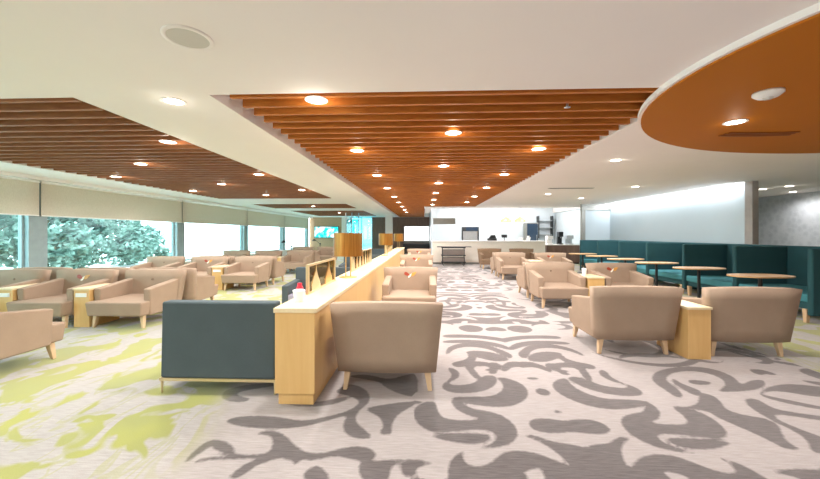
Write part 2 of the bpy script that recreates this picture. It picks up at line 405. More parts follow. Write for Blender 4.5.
# ------------------------------------------------------------------ room shell
CH = 2.70
XL, XR, YF, YB = -8.6, 11.5, -4.0, 26.0
holes = [(-1.93, 2.36, 3.07, 16.2), (-1.93, .05, 16.2, 25.8), (-7.3, -3.21, 3.08, 12.3), (-7.3, -3.24, 14.4, 16.9), (-7.3, -3.24, 18.6, 24.0), (.35, 7.6, 17.0, 25.8)]
def build_ceiling():
    xs = sorted({XL-.2, XR+.2, *[h[0] for h in holes], *[h[1] for h in holes]}); ys = sorted({YF, YB+.2, *[h[2] for h in holes], *[h[3] for h in holes]})
    m = MB()
    for i in range(len(xs)-1):
        for j in range(len(ys)-1):
            cx, cy = (xs[i]+xs[i+1])/2, (ys[j]+ys[j+1])/2
            if any(h[0] < cx < h[1] and h[2] < cy < h[3] for h in holes): continue
            m.box(xs[i], xs[i+1], ys[j], ys[j+1], CH, CH+.3)
    struct(m.build('ceiling', M['ceiling'], wn=False))
build_ceiling()
box_struct('trim_1', M['ceiling'], .2, 7.8, 16.9, 26, CH+.5, CH+.6)         # raised ceiling over the kitchen
m = MB(); m.box(.27, .35, 17, 25.9, CH+.3, CH+.5).box(7.6, 7.7, 17, 25.9, CH+.3, CH+.5).box(.27, 7.7, 16.92, 17, CH+.3, CH+.5)
struct(m.build('trim_2', M['ceiling'], wn=False))

# left wall with windows
mull = [-1.7, 2.85, 7.42, 11.98, 16.5, 21.05, 25.5]
box_struct('wall_left', M['wall'], XL-.2, XL, YF, YB, 0, .45)
box_struct('trim_3', M['white'], XL-.02, XL+.16, YF, YB, .45, .48)
for i, y in enumerate(mull):
    box_struct('trim_%d' % (4+i), M['mullion'], XL-.16, XL+.06, y-.19, y+.19, .48, CH)
for i in range(len(mull)-1):
    a, b = mull[i]+.19, mull[i+1]-.19
    w = MB().box(XL-.12, XL-.04, a, a+.05, .48, CH).box(XL-.12, XL-.04, b-.05, b, .48, CH).box(XL-.12, XL-.04, a+.05, b-.05, .48, .53).box(XL-.12, XL-.04, a+.05, b-.05, CH-.05, CH)
    fr = struct(w.build('window_%d' % (i+1), M['mullion'], wn=False))
    MB().box(XL-.085, XL-.075, a+.05, b-.05, .53, CH-.05).build('pane', M['glass'], fr, wn=False)
# a pelmet and blinds
box_struct('trim_12', M['white'], XL, XL+.25, YF, YB, CH-.07, CH)
bl_lab = ['cream roller blind over the window behind the viewer', 'cream roller blind above the window at the left picture edge, first seen bay',
          'cream roller blind above the tree view, between the two nearest grey window posts', 'cream roller blind above the third window, blown out white below',
          'cream roller blind above the fourth window from the front', 'cream roller blind on the last window beside the beige wall']
blind0 = None
for i in range(len(mull)-1):
    if i == 0: continue
    r = empty('roller_blind', (XL+.1, (mull[i]+mull[i+1])/2, CH-.07)); tag(r, bl_lab[i], 'blind', 'roller blinds along the window wall')
    L = (mull[i+1]-mull[i])/2-.02
    MB().box(-.004, .004, -L, L, -.76, -.02).build('blind_cloth', M['blind'], r, wn=False)
    MB().box(-.012, .012, -L, L, -.785, -.76, .004).build('bottom_bar', M['white'], r)
    MB().cyl((0, -L, -.03), (0, L, -.03), .025).build('roller', M['white'], r)

# right side
box_struct('wall_right', M['panel'], 7.8, 7.88, 8.75, 15.0, 0, CH)
box_struct('trim_13', M['post'], 7.72, 7.86, 8.55, 8.75, 0, CH)
box_struct('wall_alcove', M['wallpaper'], 11.5, 11.7, YF, 15.1, 0, CH)
box_struct('wall_return', M['wallpaper'], 7.8, 11.6, 15.0, 15.15, 0, CH)
box_struct('wall_front', M['wall'], XL-.2, XR+.2, YF-.2, YF, 0, CH+.3)
# light cove along the right wall: thin lit strip with a lip
m = MB().box(7.70, 7.78, 8.8, 15, CH-.02, CH-.005)
o = m.build('cove_light', M['cove'], wn=False); tag(o, 'long white cove light strip along the top of the pale wall panels', 'cove light')
# far walls
box_struct('wall_far_glazed', M['panel'], 6.75, 7.8, 15.0, 15.1, 0, 2.45)
box_struct('trim_14', M['grey_metal'], 6.62, 6.76, 14.95, 15.12, 0, CH)
box_struct('trim_15', M['grey_metal'], 6.76, 7.8, 14.95, 15.12, 2.45, CH)
box_struct('wall_back', M['beige_wall'], XL, -6.1, YB, YB+.15, 0, CH+.3)
box_struct('trim_16', M['wall'], -6.1, -5.5, YB-.3, YB+.15, 0, CH+.3)
box_struct('wall_back_brown', M['brown_wall'], -3.85, -2.6, YB, YB+.15, 0, CH+.3)
box_struct('trim_17', M['white'], -2.62, -2.15, YB-2.4, YB-2.0, 0, CH)
box_struct('wall_back_centre', M['brown_wall'], -2.6, .45, YB, YB+.15, 0, CH+.6)
box_struct('trim_18', M['kitchen'], .4, .7, 20.6, 26, 0, CH+.6)
w = MB()
for x in (-5.5, -4.7, -3.9): w.box(x, x+.06, YB, YB+.08, .3, CH)
w.box(-5.5, -3.84, YB, YB+.08, 0, .3).box(-5.5, -3.84, YB, YB+.08, CH-.05, CH)
fr = struct(w.build('window_9', M['mullion'], wn=False)); MB().box(-5.44, -3.9, YB+.03, YB+.04, .3, CH-.05).build('pane', M['cyan_glass'], fr, wn=False)
box_struct('wall_kitchen', M['kitchen'], .7, 7.7, 21.0, 21.15, 0, CH+.6)
box_struct('wall_kitchen_side', M['kitchen'], 7.7, 7.85, 15.1, 21.0, 0, CH+.6)
box_struct('ground', M['ground'], -24, XL-.25, -30, 60, -.4, -.3)

# ------------------------------------------------------------------ slatted ceiling panels
def slat_panel(label, rects, mat):
    x0 = min(r[0] for r in rects); y0 = min(r[2] for r in rects)
    r_ = empty('slatted_ceiling_panel', ((x0+max(r[1] for r in rects))/2, y0, CH)); tag(r_, label, 'ceiling panel')
    ox, oy = r_.location.x, y0
    s = MB(); b = MB()
    for (a, c, d, e) in rects:
        b.box(a-ox+.005, c-ox-.005, d-oy+.005, e-oy-.005, .275, .295)
        y = d+.09
        while y < e-.04:
            s.box(a-ox+(.15 if a > -2 else .03), c-ox-.03, y-oy-.02, y-oy+.02, -.0, .13); y += .229
    s.build('slats', mat, r_, wn=False); b.build('backing', M['backing'], r_, wn=False)
slat_panel('long orange-brown wood slatted ceiling panel over the aisle and console', [holes[0], holes[1]], M['slat'])
slat_panel('large reddish wood slatted ceiling panel over the front seats by the windows', [holes[2]], M['slat_dark'])
slat_panel('short reddish slatted ceiling panel just beyond the large window-side one', [holes[3]], M['slat_dark'])
slat_panel('rearmost reddish slatted ceiling panel near the beige end wall', [holes[4]], M['slat_dark'])

# orange oval drop ceiling
r = empty('oval_ceiling_disc', (5.48, 2.75, CH)); tag(r, 'large glossy orange oval disc hung under the white ceiling', 'ceiling disc')
EL = lambda a, b: [(a*math.cos(2*PI*i/128), b*math.sin(2*PI*i/128)) for i in range(128)]
MB().prism(EL(3.5, 2.68), -.045, 0).build('rim', M['ceiling'], r, wn=False)
MB().prism(EL(3.47, 2.65), -.06, -.045).build('orange_face', M['bronze'], r, wn=False)
def at_disc(name, x, y, dz): return empty(name, (x, y, CH-.06-dz))
v = empty('air_vent', (3.95, 4.35, CH-.06)); tag(v, 'curved orange air vent slots in the orange oval disc', 'vent')
m = MB()
for k in range(3):
    pts = []
    R0 = 3.0-.06*k
    for i in range(13):
        a = math.radians(82+i*1.3+0); pts.append((R0*math.cos(a), R0*math.sin(a)-2.95))
    for i in range(12, -1, -1):
        a = math.radians(82+i*1.3); pts.append(((R0-.03)*math.cos(a), (R0-.03)*math.sin(a)-2.95))
    m.prism([(p[0]*1.0, p[1]) for p in pts], -.012, 0)
m.build('vent_slots', plain('vent_brown', '#8a4a12', .6), v, wn=False)
d = empty('smoke_detector', (2.88, 3.05, CH-.06)); tag(d, 'round white detector on the orange oval disc', 'detector')
MB().lathe([(0.001, 0), (.1, 0), (.1, -.02), (.07, -.045), (.001, -.05)][::-1]).build('housing', M['white'], d)
MB().lathe([(.001, -.062), (.03, -.06), (.035, -.045)]).build('sensor', M['grille'], d)

# ceiling speaker, vents
s = empty('ceiling_speaker', (-1.50, 2.17, CH)); tag(s, 'round pale grey speaker grille in the white ceiling', 'speaker')
MB().lathe([(.145, 0), (.145, -.008), (.12, -.01), (.118, 0)]).build('ring', M['ceiling'], s)
MB().cyl((0, 0, -.006), (0, 0, 0), .12, n=40).build('grille', M['grille'], s)
s = empty('ceiling_vent', (4.0, 9.7, CH)); tag(s, 'thin slot air vent in the white ceiling above the aisle armchairs', 'vent')
MB().box(-.6, .6, -.06, .06, -.008, 0).build('frame', M['grey_metal'], s, wn=False)
MB().box(-.56, .56, -.02, .02, -.012, -.008).build('slot', M['black'], s, wn=False)
s = empty('sprinkler', (1.38, 3.43, CH)); tag(s, 'small metal sprinkler head between front slats of the aisle ceiling panel', 'sprinkler')
MB().lathe([(.001, -.035), (.03, -.03), (.012, -.02), (.012, .275)]).build('head', M['steel'], s)

# ------------------------------------------------------------------ downlights
dl = None; spots = []
def downlight(x, y, z, label, group, power=1.0, rim=True):
    global dl
    if dl is None:
        dl = empty('downlight', (x, y, z))
        MB().lathe([(.105, 0), (.105, -.006), (.082, -.006), (.08, 0)], 28).build('trim_ring', M['white'], dl)
        MB().cyl((0, 0, -.004), (0, 0, 0), .08, n=28).build('lens', M['lens'], dl, wn=False)
        o = dl
    else: o = copy_tree(dl, (x, y, z))
    tag(o, label, 'downlight', group)
    spots.append((x, y, z-.03, power))
    return o
ordn = ['first', 'second', 'third', 'fourth', 'fifth', 'sixth', 'seventh', 'eighth']
G1 = 'downlights in the aisle slatted ceiling'; zS = CH-.001
for i, y in enumerate([4.33, 6.43, 8.6, 10.7, 12.8, 14.9]): downlight(.36, y, zS, '%s downlight from the front, middle column of the aisle slatted ceiling' % ordn[i], G1, 1)
for i, y in enumerate([3.22, 5.2, 7.4, 9.5, 11.7, 13.8, 15.9, 18, 20.1]): downlight(-1.0, y, zS, ('%s downlight from the front, window-side column of the aisle slatted ceiling' % ordn[i]) if i < 8 else 'last downlight of the window-side column in the aisle slatted ceiling', G1, 1)
for i, y in enumerate([5.2, 7.4, 9.5, 11.7, 13.8]): downlight(1.68, y, zS, '%s downlight from the front, booth-side column of the aisle slatted ceiling' % ordn[i], G1, 1)
G2 = 'downlights in the window-side slatted ceiling'
for i, y in enumerate([4.6, 7.2, 9.8]): downlight(-3.46, y, zS, '%s downlight from the front along the aisle edge of the large window-side slatted panel' % ordn[i], G2)
for i, y in enumerate([6.05, 8.55, 11.0]): downlight(-5.05, y, zS, '%s downlight from the front in the middle of the large window-side slatted panel' % ordn[i], G2)
for i, y in enumerate([7.35, 9.9]): downlight(-6.7, y, zS, '%s downlight along the window edge of the large window-side slatted panel' % ordn[i], G2)
downlight(-5.0, 15.6, zS, 'downlight in the short slatted ceiling panel', G2); downlight(-5.0, 20.5, zS, 'downlight in the rearmost slatted ceiling panel', G2)
G3 = 'downlights in the white ceiling'
downlight(-2.35, 3.2, zS, 'lone bright downlight in the white ceiling between the two slatted panels', G3, 1)
for x, y, l in ((3.24, 6.05, 'downlight in the white ceiling closest to the orange oval disc'), (5.57, 9.45, 'downlight in the white ceiling over the booth tables, in front of the pale wall'),
                (3.87, 11.1, 'downlight in the white ceiling beyond the thin slot vent'), (5.46, 12.4, 'rear downlight in the white ceiling over the far booths'),
                (9.4, 10.1, 'bright downlight in the alcove ceiling beside the grey post'), (9.5, 9.5, 'downlight in the alcove ceiling, upper of the two away from the grey post'), (10.9, 10.8, 'downlight in the alcove ceiling closest to the patterned wall')):
    downlight(x, y, zS, l, G3)
o = downlight(3.3, 3.85, CH-.061, 'single bright downlight set in the orange oval disc', None)
for (x, y) in ((-4.5, 0), (-1, .2), (2.5, .2), (6, 0), (-6.5, -2.5), (-1, -2.5), (4, -2.5)): spots.append((x, y, CH-.04, .9))
for i, (x, y, z, p) in enumerate(spots):
    L = bpy.data.lights.new('downlight_beam', 'SPOT'); L.energy = 95*p*(.35 if x > 8 else 1); L.spot_size = math.radians(165); L.spot_blend = .6; L.shadow_soft_size = .07; L.color = (1, .955, .92)
    G = bpy.data.lights.new('downlight_halo', 'POINT'); G.energy = (2.2*p if z > CH-.04 and ((-1.8 < x < 2.3 and y > 3) or -7.3 < x < -3.3) else .5); G.shadow_soft_size = .05; G.color = (1, .9, .75); g_ = bpy.data.objects.new('downlight_halo', G); col.objects.link(g_); g_.location = (x, y, z-.05)
    o = bpy.data.objects.new('downlight_beam', L); col.objects.link(o); o.location = (x, y, z)

def area(name, loc, sx, sy, e, color, rot=(0, 0, 0)):
    L = bpy.data.lights.new(name, 'AREA'); L.shape = 'RECTANGLE'; L.size = sx; L.size_y = sy; L.energy = e; L.color = color
    o = bpy.data.objects.new(name, L); col.objects.link(o); o.location = loc; o.rotation_euler = rot; return o
area('cove_wash', (7.68, 11.9, CH-.03), .1, 6.1, 55, (.93, .96, 1), (0, math.radians(25), 0))
area('kitchen_light', (4, 19, CH+.45), 6, 3, 110, (1, .98, .96))
area('kitchen_cove_light', (4, 17.15, CH+.35), 6.8, .12, 60, (1, .98, .95), (math.radians(60), 0, 0))
for k, x in enumerate((2.0, 4.0, 6.0)):
    p = empty('ceiling_light_panel', (x, 18.6, CH+.5)); tag(p, ['flat white light panel above the hatch in the kitchen', 'flat white light panel over the middle of the kitchen', 'flat white light panel over the coffee end of the kitchen'][k], 'light panel', 'kitchen light panels')
    MB().box(-.6, .6, -.3, .3, -.03, 0).build('frame', M['white'], p, wn=False); MB().box(-.57, .57, -.27, .27, -.034, -.03).build('diffuser', M['cove'], p, wn=False)

# ------------------------------------------------------------------ armchair
def make_armchair(name, fab, emblem):
    r = empty(name)
    MB().hexa([(-.43, -.44, .19), (.43, -.44, .19), (.43, .30, .19), (-.43, .30, .19), (-.45, -.46, .41), (.45, -.46, .41), (.45, .30, .42), (-.45, .30, .42)], .028, 3).build('seat', fab, r)
    for s in (-1, 1):
        a, b = (.345*s, .455*s) if s > 0 else (.455*s, .345*s)
        MB().hexa([(a, -.28, .18), (b, -.28, .18), (b, .34, .18), (a, .34, .18), (a-(.01 if s < 0 else 0), -.30, .595), (b+(.01 if s > 0 else 0), -.30, .595), (b+(.015 if s > 0 else 0), .36, .68), (a-(.015 if s < 0 else 0), .36, .68)], .022, 3).build('armrest', fab, r)
    # back: tapered, slightly bulged slab
    bm = bmesh.new(); N = 6; R = 5; g = {}
    for side in (0, 1):
        for j in range(R+1):
            v = j/R; z = .19+v*.625; hw = .45+.06*v
            for i in range(N+1):
                u = 2*i/N-1
                yb = .26+.09*v if side == 0 else .405+.075*v+.008*(1-u*u)
                g[side, i, j] = bm.verts.new((u*hw, yb, z + (.012*(1-u*u) if j == R else 0) - (.012*(1-u*u) if j == 0 else 0)))
    for side in (0, 1):
        for j in range(R):
            for i in range(N):
                q = [g[side, i, j], g[side, i+1, j], g[side, i+1, j+1], g[side, i, j+1]]
                bm.faces.new(q if side == 0 else q[::-1])
    for i in range(N):
        bm.faces.new([g[0, i, 0], g[1, i, 0], g[1, i+1, 0], g[0, i+1, 0]]); bm.faces.new([g[0, i, R], g[0, i+1, R], g[1, i+1, R], g[1, i, R]])
    for j in range(R):
        bm.faces.new([g[0, 0, j], g[0, 0, j+1], g[1, 0, j+1], g[1, 0, j]]); bm.faces.new([g[0, N, j], g[1, N, j], g[1, N, j+1], g[0, N, j+1]])
    ed = [e for e in bm.edges if len(e.link_faces) == 2 and e.calc_face_angle(0) > .7]
    bmesh.ops.bevel(bm, geom=ed, offset=.022, segments=3, profile=.5, affect='EDGES', clamp_overlap=True)
    MB().frombm(bm).build('backrest', fab, r)
    if emblem:
        m = MB(); 
        def leaf(cx, cz, a, L, w, mi):
            m.cur = mi; P = []
            for k in range(14):
                t = 2*PI*k/14; x = L*math.cos(t); z = w*math.sin(t)*(1-.5*math.cos(t)); P.append((cx+x*math.cos(a)-z*math.sin(a), cz+x*math.sin(a)+z*math.cos(a)))
            m.plate(P, -.006, .0)
        leaf(-.05, .0, -.5, .045, .022, 0); leaf(.045, .005, .6, .045, .022, 1); leaf(-.008, -.018, .9, .04, .012, 2)
        e = m.build('winged_emblem', [M['emb_red'], M['emb_gold'], M['emb_white']], r, wn=False)
        e.scale = (1.3, 1, 1.3); e.location = (0, .333, .70); e.rotation_euler = (-math.atan(.09/.66), 0, 0); e['label'] = 'red, gold and white winged emblem on the headrest'
    else:
        m = MB().lathe([(.001, .010), (.012, .009), (.02, .004), (.022, 0)], 14)
        e = m.build('button', M['button'], r); e.location = (0, .326, .665); e.rotation_euler = (PI/2-math.atan(.09/.66), 0, 0)
    for sx in (-1, 1):
        for sy, y in ((-1, -.33), (1, .33)):
            x = .37*sx; ox = .025*sx; oy = .02*sy; t = .032; b = .019
            MB().hexa([(x+ox-b, y+oy-b, 0), (x+ox+b, y+oy-b, 0), (x+ox+b, y+oy+b, 0), (x+ox-b, y+oy+b, 0), (x-t, y-t, .195), (x+t, y-t, .195), (x+t, y+t, .195), (x-t, y+t, .195)], .004, 1).build('leg', M['legwood'], r)
    return r
made = {}
def armchair(kind, x, y, away, label, group, name='armchair'):
    rz = PI if away else 0
    if kind not in made:
        r = make_armchair(name, M['brown_fab'] if 'brown' in kind else M['taupe'], 'emblem' in kind); r.location = (x, y, 0); r.rotation_euler = (0, 0, rz); made[kind] = r
    else: r = copy_tree(made[kind], (x, y, 0), rz)
    tag(r, label, 'armchair', group)
gA = 'taupe armchairs on the booth side of the aisle'
armchair('plain', 2.52, 4.69, True, 'taupe armchair seen from behind, aisle side of the front pair by the booths', gA)
armchair('plain', 3.82, 4.66, True, 'taupe armchair seen from behind, booth side of the front right pair', gA)
armchair('plain', 2.72, 7.3, False, 'taupe armchair with button back facing the front pair, beside the aisle', gA)
armchair('emblem', 4.02, 7.3, False, 'emblem-back taupe armchair facing the front pair, booth side of the block table', gA)
armchair('plain', 2.75, 8.42, True, 'taupe armchair turned away, back to back with the button-back one by the aisle', gA)
armchair('plain', 2.88, 11.5, False, 'taupe button-back armchair facing the viewer by the aisle, in the middle of the right row', gA)
armchair('emblem', 4.22, 11.5, False, 'taupe emblem-back armchair facing the viewer, far side of the middle block table', gA)
armchair('plain', 2.88, 12.6, True, 'taupe armchair facing the counter, back to back with the far aisle button-back one', gA)
armchair('brown', 2.83, 14.9, False, 'dark brown armchair facing the viewer beside the aisle, in front of the counter', 'brown armchairs before the counter')
armchair('brown', 4.2, 14.9, False, 'dark brown armchair in front of the counter, further from the aisle', 'brown armchairs before the counter')
gC = 'taupe armchairs along the console'
armchair('plain', -.34, 3.6, True, 'large taupe armchair seen from behind at the near end of the wooden console', gC)
armchair('emblem', -.25, 6.2, False, 'taupe emblem-back armchair facing the viewer by the console, first behind the near one', gC)
armchair('emblem', -.22, 10.2, False, 'taupe emblem-back armchair by the console, second one facing the viewer', gC)
armchair('emblem', -.2, 14.4, False, 'taupe emblem-back armchair at the far end of the console', gC)
gL = 'taupe armchairs on the window side'
yo = -.19
armchair('plain', -4.7, 3.55, True, 'taupe armchair cut by the left picture edge, turned away from the viewer', gL)
armchair('plain', -4.72, 5.58, False, 'taupe button-back armchair facing the viewer, aisle end of the front window-side row', gL)
armchair('emblem', -5.92, 5.53, False, 'taupe emblem-back armchair in the middle of the front window-side row', gL)
armchair('plain', -7.12, 5.48, False, 'taupe armchair nearest the window in the front row, cut by the picture edge', gL)
for i, (x, l) in enumerate(((-4.72, 'taupe armchair turned away, behind the aisle end of the front window row'), (-5.92, 'taupe armchair turned away behind the emblem-back one of the front window row'), (-7.12, 'taupe armchair turned away behind the front row, closest to the tree view window'))):
    armchair('plain', x, 6.68, True, l, gL)
armchair('plain', -4.72, 9.15, False, 'taupe button-back armchair facing the viewer, aisle end of the second window-side row', gL)
armchair('emblem', -5.95, 9.12, False, 'taupe emblem-back armchair in the middle of the second window-side row', gL)
armchair('plain', -7.2, 9.1, False, 'taupe armchair in the second facing row, under the second grey window post', gL)
armchair('plain', -4.72, 10.25, True, 'taupe armchair turned away behind the aisle end of the second window-side row', gL)
armchair('plain', -5.95, 10.25, True, 'taupe armchair turned away behind the middle of the second window-side row', gL)
armchair('plain', -4.72, 12.8, False, 'taupe armchair facing the viewer, aisle end of the third window-side row', gL)
armchair('plain', -5.95, 12.8, False, 'taupe armchair in the middle of the third window-side row', gL)
armchair('plain', -7.2, 12.8, False, 'taupe armchair in the third window-side row, next to the glass', gL)
armchair('plain', -4.72, 13.9, True, 'taupe armchair turned away behind the aisle end of the third window-side row', gL)
armchair('plain', -4.72, 16.6, False, 'taupe armchair facing the viewer, aisle end of the rearmost window-side row', gL)
armchair('plain', -5.95, 16.6, False, 'taupe armchair under the wall screen in the rearmost window-side row', gL)

# ------------------------------------------------------------------ charcoal sofas
def make_sofa():
    r = empty('charcoal_armchair')
    MB().hexa([(-.53, .20, .14), (.53, .20, .14), (.53, .36, .14), (-.53, .36, .14), (-.53, .22, .83), (.53, .22, .83), (.53, .34, .83), (-.53, .34, .83)], .02, 3).build('backrest', M['char'], r)
    MB().box(-.43, .43, -.42, .20, .17, .43, .03, 3).build('seat', M['seatgrey'], r)
    for s in (-1, 1):
        a, b = sorted((.42*s, .53*s)); MB().hexa([(a, -.42, .16), (b, -.42, .16), (b, .20, .16), (a, .20, .16), (a, -.42, .58), (b, -.42, .58), (b, .20, .62), (a, .20, .62)], .02, 3).build('armrest', M['char'], r)
    MB().box(-.54, .54, .335, .36, .115, .14).box(-.54, -.515, -.4, .335, .115, .14).box(.515, .54, -.4, .335, .115, .14).box(-.54, .54, -.425, -.4, .115, .14).build('base_rail', M['gold_light'], r, wn=False)
    for sx in (-1, 1):
        for y in (-.4, .34): MB().cyl((sx*.525, y, 0), (sx*.525, y, .12), .009, .013, 10).build('leg', M['gold_light'], r)
    return r
s0 = make_sofa(); s0.location = (-1.87, 3.45, 0); s0.rotation_euler = (0, 0, PI)
gS = 'charcoal armchairs along the console'
tag(s0, 'charcoal grey boxy armchair seen from behind at the near end of the console', 'armchair', gS)
for y, l in ((6.2, 'charcoal armchair with lilac-grey seat facing the viewer, behind the first brass screen'), (10.1, 'charcoal armchair facing the viewer beside the middle of the console'), (14.2, 'charcoal armchair facing the viewer beside the far end of the console')):
    tag(copy_tree(s0, (-1.86, y, 0), 0, l), None, 'armchair', gS)

# ------------------------------------------------------------------ block side tables
bt = None
def block_table(x, y, w, label, group, socket=False):
    """y: front edge"""
    r = empty('side_table', (x, y, 0)); tag(r, label, 'side table', group); h = w/2
    MB().box(-h+.01, h-.01, .012, .56, .0, .575, .004).build('body', M['oak'], r)
    MB().box(-h, h, 0, .57, .575, .605, .004).build('table_top', M['oak_top'], r)
    if socket:
        MB().box(-h+.05, h-.05, -.003, .012, .47, .53, .003).build('socket_plate', M['socket'], r)
    return r
gT = 'light wood block tables between the armchairs'
block_table(3.18, 4.16, .28, 'light oak block table between the two armchairs seen from behind', gT)
block_table(3.37, 6.98, .34, 'light oak block table beside the armchair whose back carries an emblem, facing the front pair', gT)
block_table(3.55, 11.1, .36, 'light oak block table between the armchairs in the middle of the right row', gT)
block_table(-5.32, 5.22, .27, 'light oak block table with white socket plate, aisle end of the front window row', gT, True)
block_table(-6.52, 5.18, .27, 'light oak block table with white socket plate at the left picture edge', gT, True)
block_table(-5.34, 8.82, .30, 'light oak block table in the second window-side row', gT, True)
block_table(-5.34, 12.5, .30, 'light oak block table in the third window-side row', gT)

# ------------------------------------------------------------------ console, screens, lamps
r = empty('console', (-1.07, 2.91, 0)); tag(r, 'long light wood console running away between charcoal and taupe armchairs', 'console')
MB().box(-.17, .13, .03, 13.35, 0, .10).build('plinth', M['oak'], r, wn=False)
MB().box(-.19, .15, 0, 13.4, .10, .785, .004).build('body', M['oak'], r)
MB().box(-.20, .17, -.01, 13.42, .785, .825, .004).build('console_top', M['oak_top'], r)
TOP = .825
def brass_screen(y0, y1, label, n):
    r = empty('brass_screen', (-1.2, y0, TOP)); tag(r, label, 'screen', 'brass divider screens on the console')
    L = y1-y0; hh = .31
    MB().box(-.015, .015, 0, .035, 0, hh, .003).box(-.015, .015, L-.035, L, 0, hh, .003).box(-.015, .015, .035, L-.035, hh-.025, hh, .003).box(-.015, .015, .035, L-.035, 0, .02, .003).build('frame', M['gold_light'], r)
    MB().box(-.003, .003, .03, L-.03, .01, hh-.01).build('glass_panel', M['screen_glass'], r, wn=False)
    for k in range(n):
        c = (k+.5)/n*(L-.07)+.035; w = (L-.07)/n*.3
        P = [(-w, 0), (w, 0), (w*.9, .06), (w*.4, .14), (w*.1, .21), (0, .285), (-.1*w, .21), (-w*.6, .13), (-w*1.0, .06)]
        m = MB(); m.plate([(p[0], p[1]+.01) for p in P], -.008, .008)
        o = m.build('dune_shape', M['gold'] if k % 2 else M['gold_light'], r, wn=False); o.rotation_euler = (0, 0, PI/2); o.location = (0, c, 0)
brass_screen(3.55, 4.65, 'brass framed glass screen with dune shapes at the near end of the console', 2)
brass_screen(5.75, 7.9, 'long brass framed screen behind the nearest table lamp', 7)
brass_screen(10.9, 13.0, 'brass framed screen behind the middle table lamp', 7)
def table_lamp(y, label, proto=[]):
    if proto: o = copy_tree(proto[0], (-1.09, y, TOP)); 
    else:
        o = empty('table_lamp', (-1.09, y, TOP)); proto.append(o)
        MB().lathe([(.001, .0), (.13, 0), (.13, .012), (.02, .018), (.001, .02)], 32).build('base', M['gold'], o)
        for sx in (-.035, .035): MB().cyl((sx, 0, .015), (sx, 0, .42), .007, n=10).build('stem', M['gold'], o)
        MB().lathe([(.2, .31), (.205, .31), (.205, .64), (.2, .64), (.2, .31)], 40).build('lamp_shade', M['shade'], o)
        MB().lathe([(.001, .44), (.03, .45), (.035, .48), (.02, .52), (.001, .53)], 16).build('bulb', M['lens'], o)
        m = MB()
        for a in range(3): m.cyl((0, 0, .42), (.2*math.cos(a*2.094), .2*math.sin(a*2.094), .42), .003, n=6)
        m.build('shade_ring', M['gold'], o)
    tag(o, label, 'table lamp', 'brass drum lamps on the console')
    L = bpy.data.lights.new('lamp_bulb', 'POINT'); L.energy = 12; L.color = (1, .78, .5); L.shadow_soft_size = .04
    p = bpy.data.objects.new('lamp_bulb', L); col.objects.link(p); p.location = (-1.09, y, TOP+.36)
table_lamp(5.0, 'largest brass drum shade table lamp, nearest on the console')
table_lamp(10.0, 'brass drum shade table lamp in the middle of the console')
table_lamp(15.0, 'smallest brass drum shade table lamp at the far end of the console')
c = empty('paper_cup', (-1.16, 3.2, TOP)); tag(c, 'white tapered cup on the near corner of the console', 'cup')
MB().lathe([(.001, .004), (.038, .004), (.038, 0), (.052, .1), (.05, .1), (.036, .01), (.001, .01)], 24).build('cup_wall', M['white'], c)
MB().lathe([(.054, .098), (.054, .106), (.045, .109), (.001, .109)], 24).build('lid', M['white'], c)
c = empty('sauce_bottle', (-1.23, 3.42, TOP)); tag(c, 'small red container beside the white cup on the console', 'container')
MB().lathe([(.001, 0), (.035, 0), (.035, .09), (.02, .12), (.001, .12)], 20).build('container_body', M['red'], c)
MB().lathe([(.022, .118), (.022, .14), (.001, .14)], 16).build('cap', M['red'], c)
c = empty('paper_cup', (3.3, 7.35, .605)); tag(c, 'white cup on the block table by the emblem-back armchair', 'cup')
MB().lathe([(.001, .0), (.038, 0), (.048, .13), (.045, .13), (.035, .01), (.001, .01)], 24).build('cup_wall', M['white'], c)
MB().lathe([(.05, .128), (.05, .136), (.04, .14), (.001, .14)], 24).build('lid', M['white'], c)

# ------------------------------------------------------------------ booths and tables on the right
BP = 1.38; B0 = 5.84
def make_booth():
    r = empty('high_back_booth')   # origin: front end of the near divider; x to the wall, y away
    MB().hexa([(.98, 0, .12), (1.12, 0, .12), (1.12, BP, .12), (.98, BP, .12), (.98, 0, 1.22), (1.10, 0, 1.22), (1.10, BP, 1.22), (.98, BP, 1.22)], .02, 2).build('backrest', M['teal'], r)
    MB().box(0, .98, 0, .09, .13, 1.21, .025, 3).build('side_panel', M['teal'], r)
    MB().box(.02, .98, .10, BP-.02, .33, .47, .03, 3).build('seat_cushion', M['tealseat'], r)
    MB().box(.06, .98, .12, BP-.04, .22, .33, .01).build('seat_base', M['teal'], r)
    for x, y in ((.05, .14), (.05, BP-.1), (.9, .14), (.9, BP-.1)):
        MB().hexa([(x-.025, y-.025, 0), (x+.025, y-.025, 0), (x+.025, y+.025, 0), (x-.025, y+.025, 0), (x-.035, y-.035, .225), (x+.035, y-.035, .225), (x+.035, y+.035, .225), (x-.035, y+.035, .225)], .003, 1).build('leg', M['legwood'], r)
    return r
b0 = make_booth(); bl = ['nearest teal high-back booth with its seat showing behind the front right armchair', 'second teal high-back booth from the front', 'third teal high-back booth, behind the emblem-back armchair', 'fourth teal high-back booth along the pale wall', 'fifth teal high-back booth along the pale wall', 'last teal high-back booth, next to the grey post of the glass partition']
for i in range(6):
    o = b0 if i == 0 else copy_tree(b0)
    o.location = (6.2, B0+BP*i, 0); tag(o, bl[i], 'booth', 'teal booths along the right wall')
e = MB().box(0, 1.0, 0, .1, 0, 1.21, .02, 2).build('booth_end_panel', M['teal']); e.location = (6.2, B0+BP*6, 0); tag(e, 'dark teal upright end panel closing the booth row at the glass partition', 'booth panel')
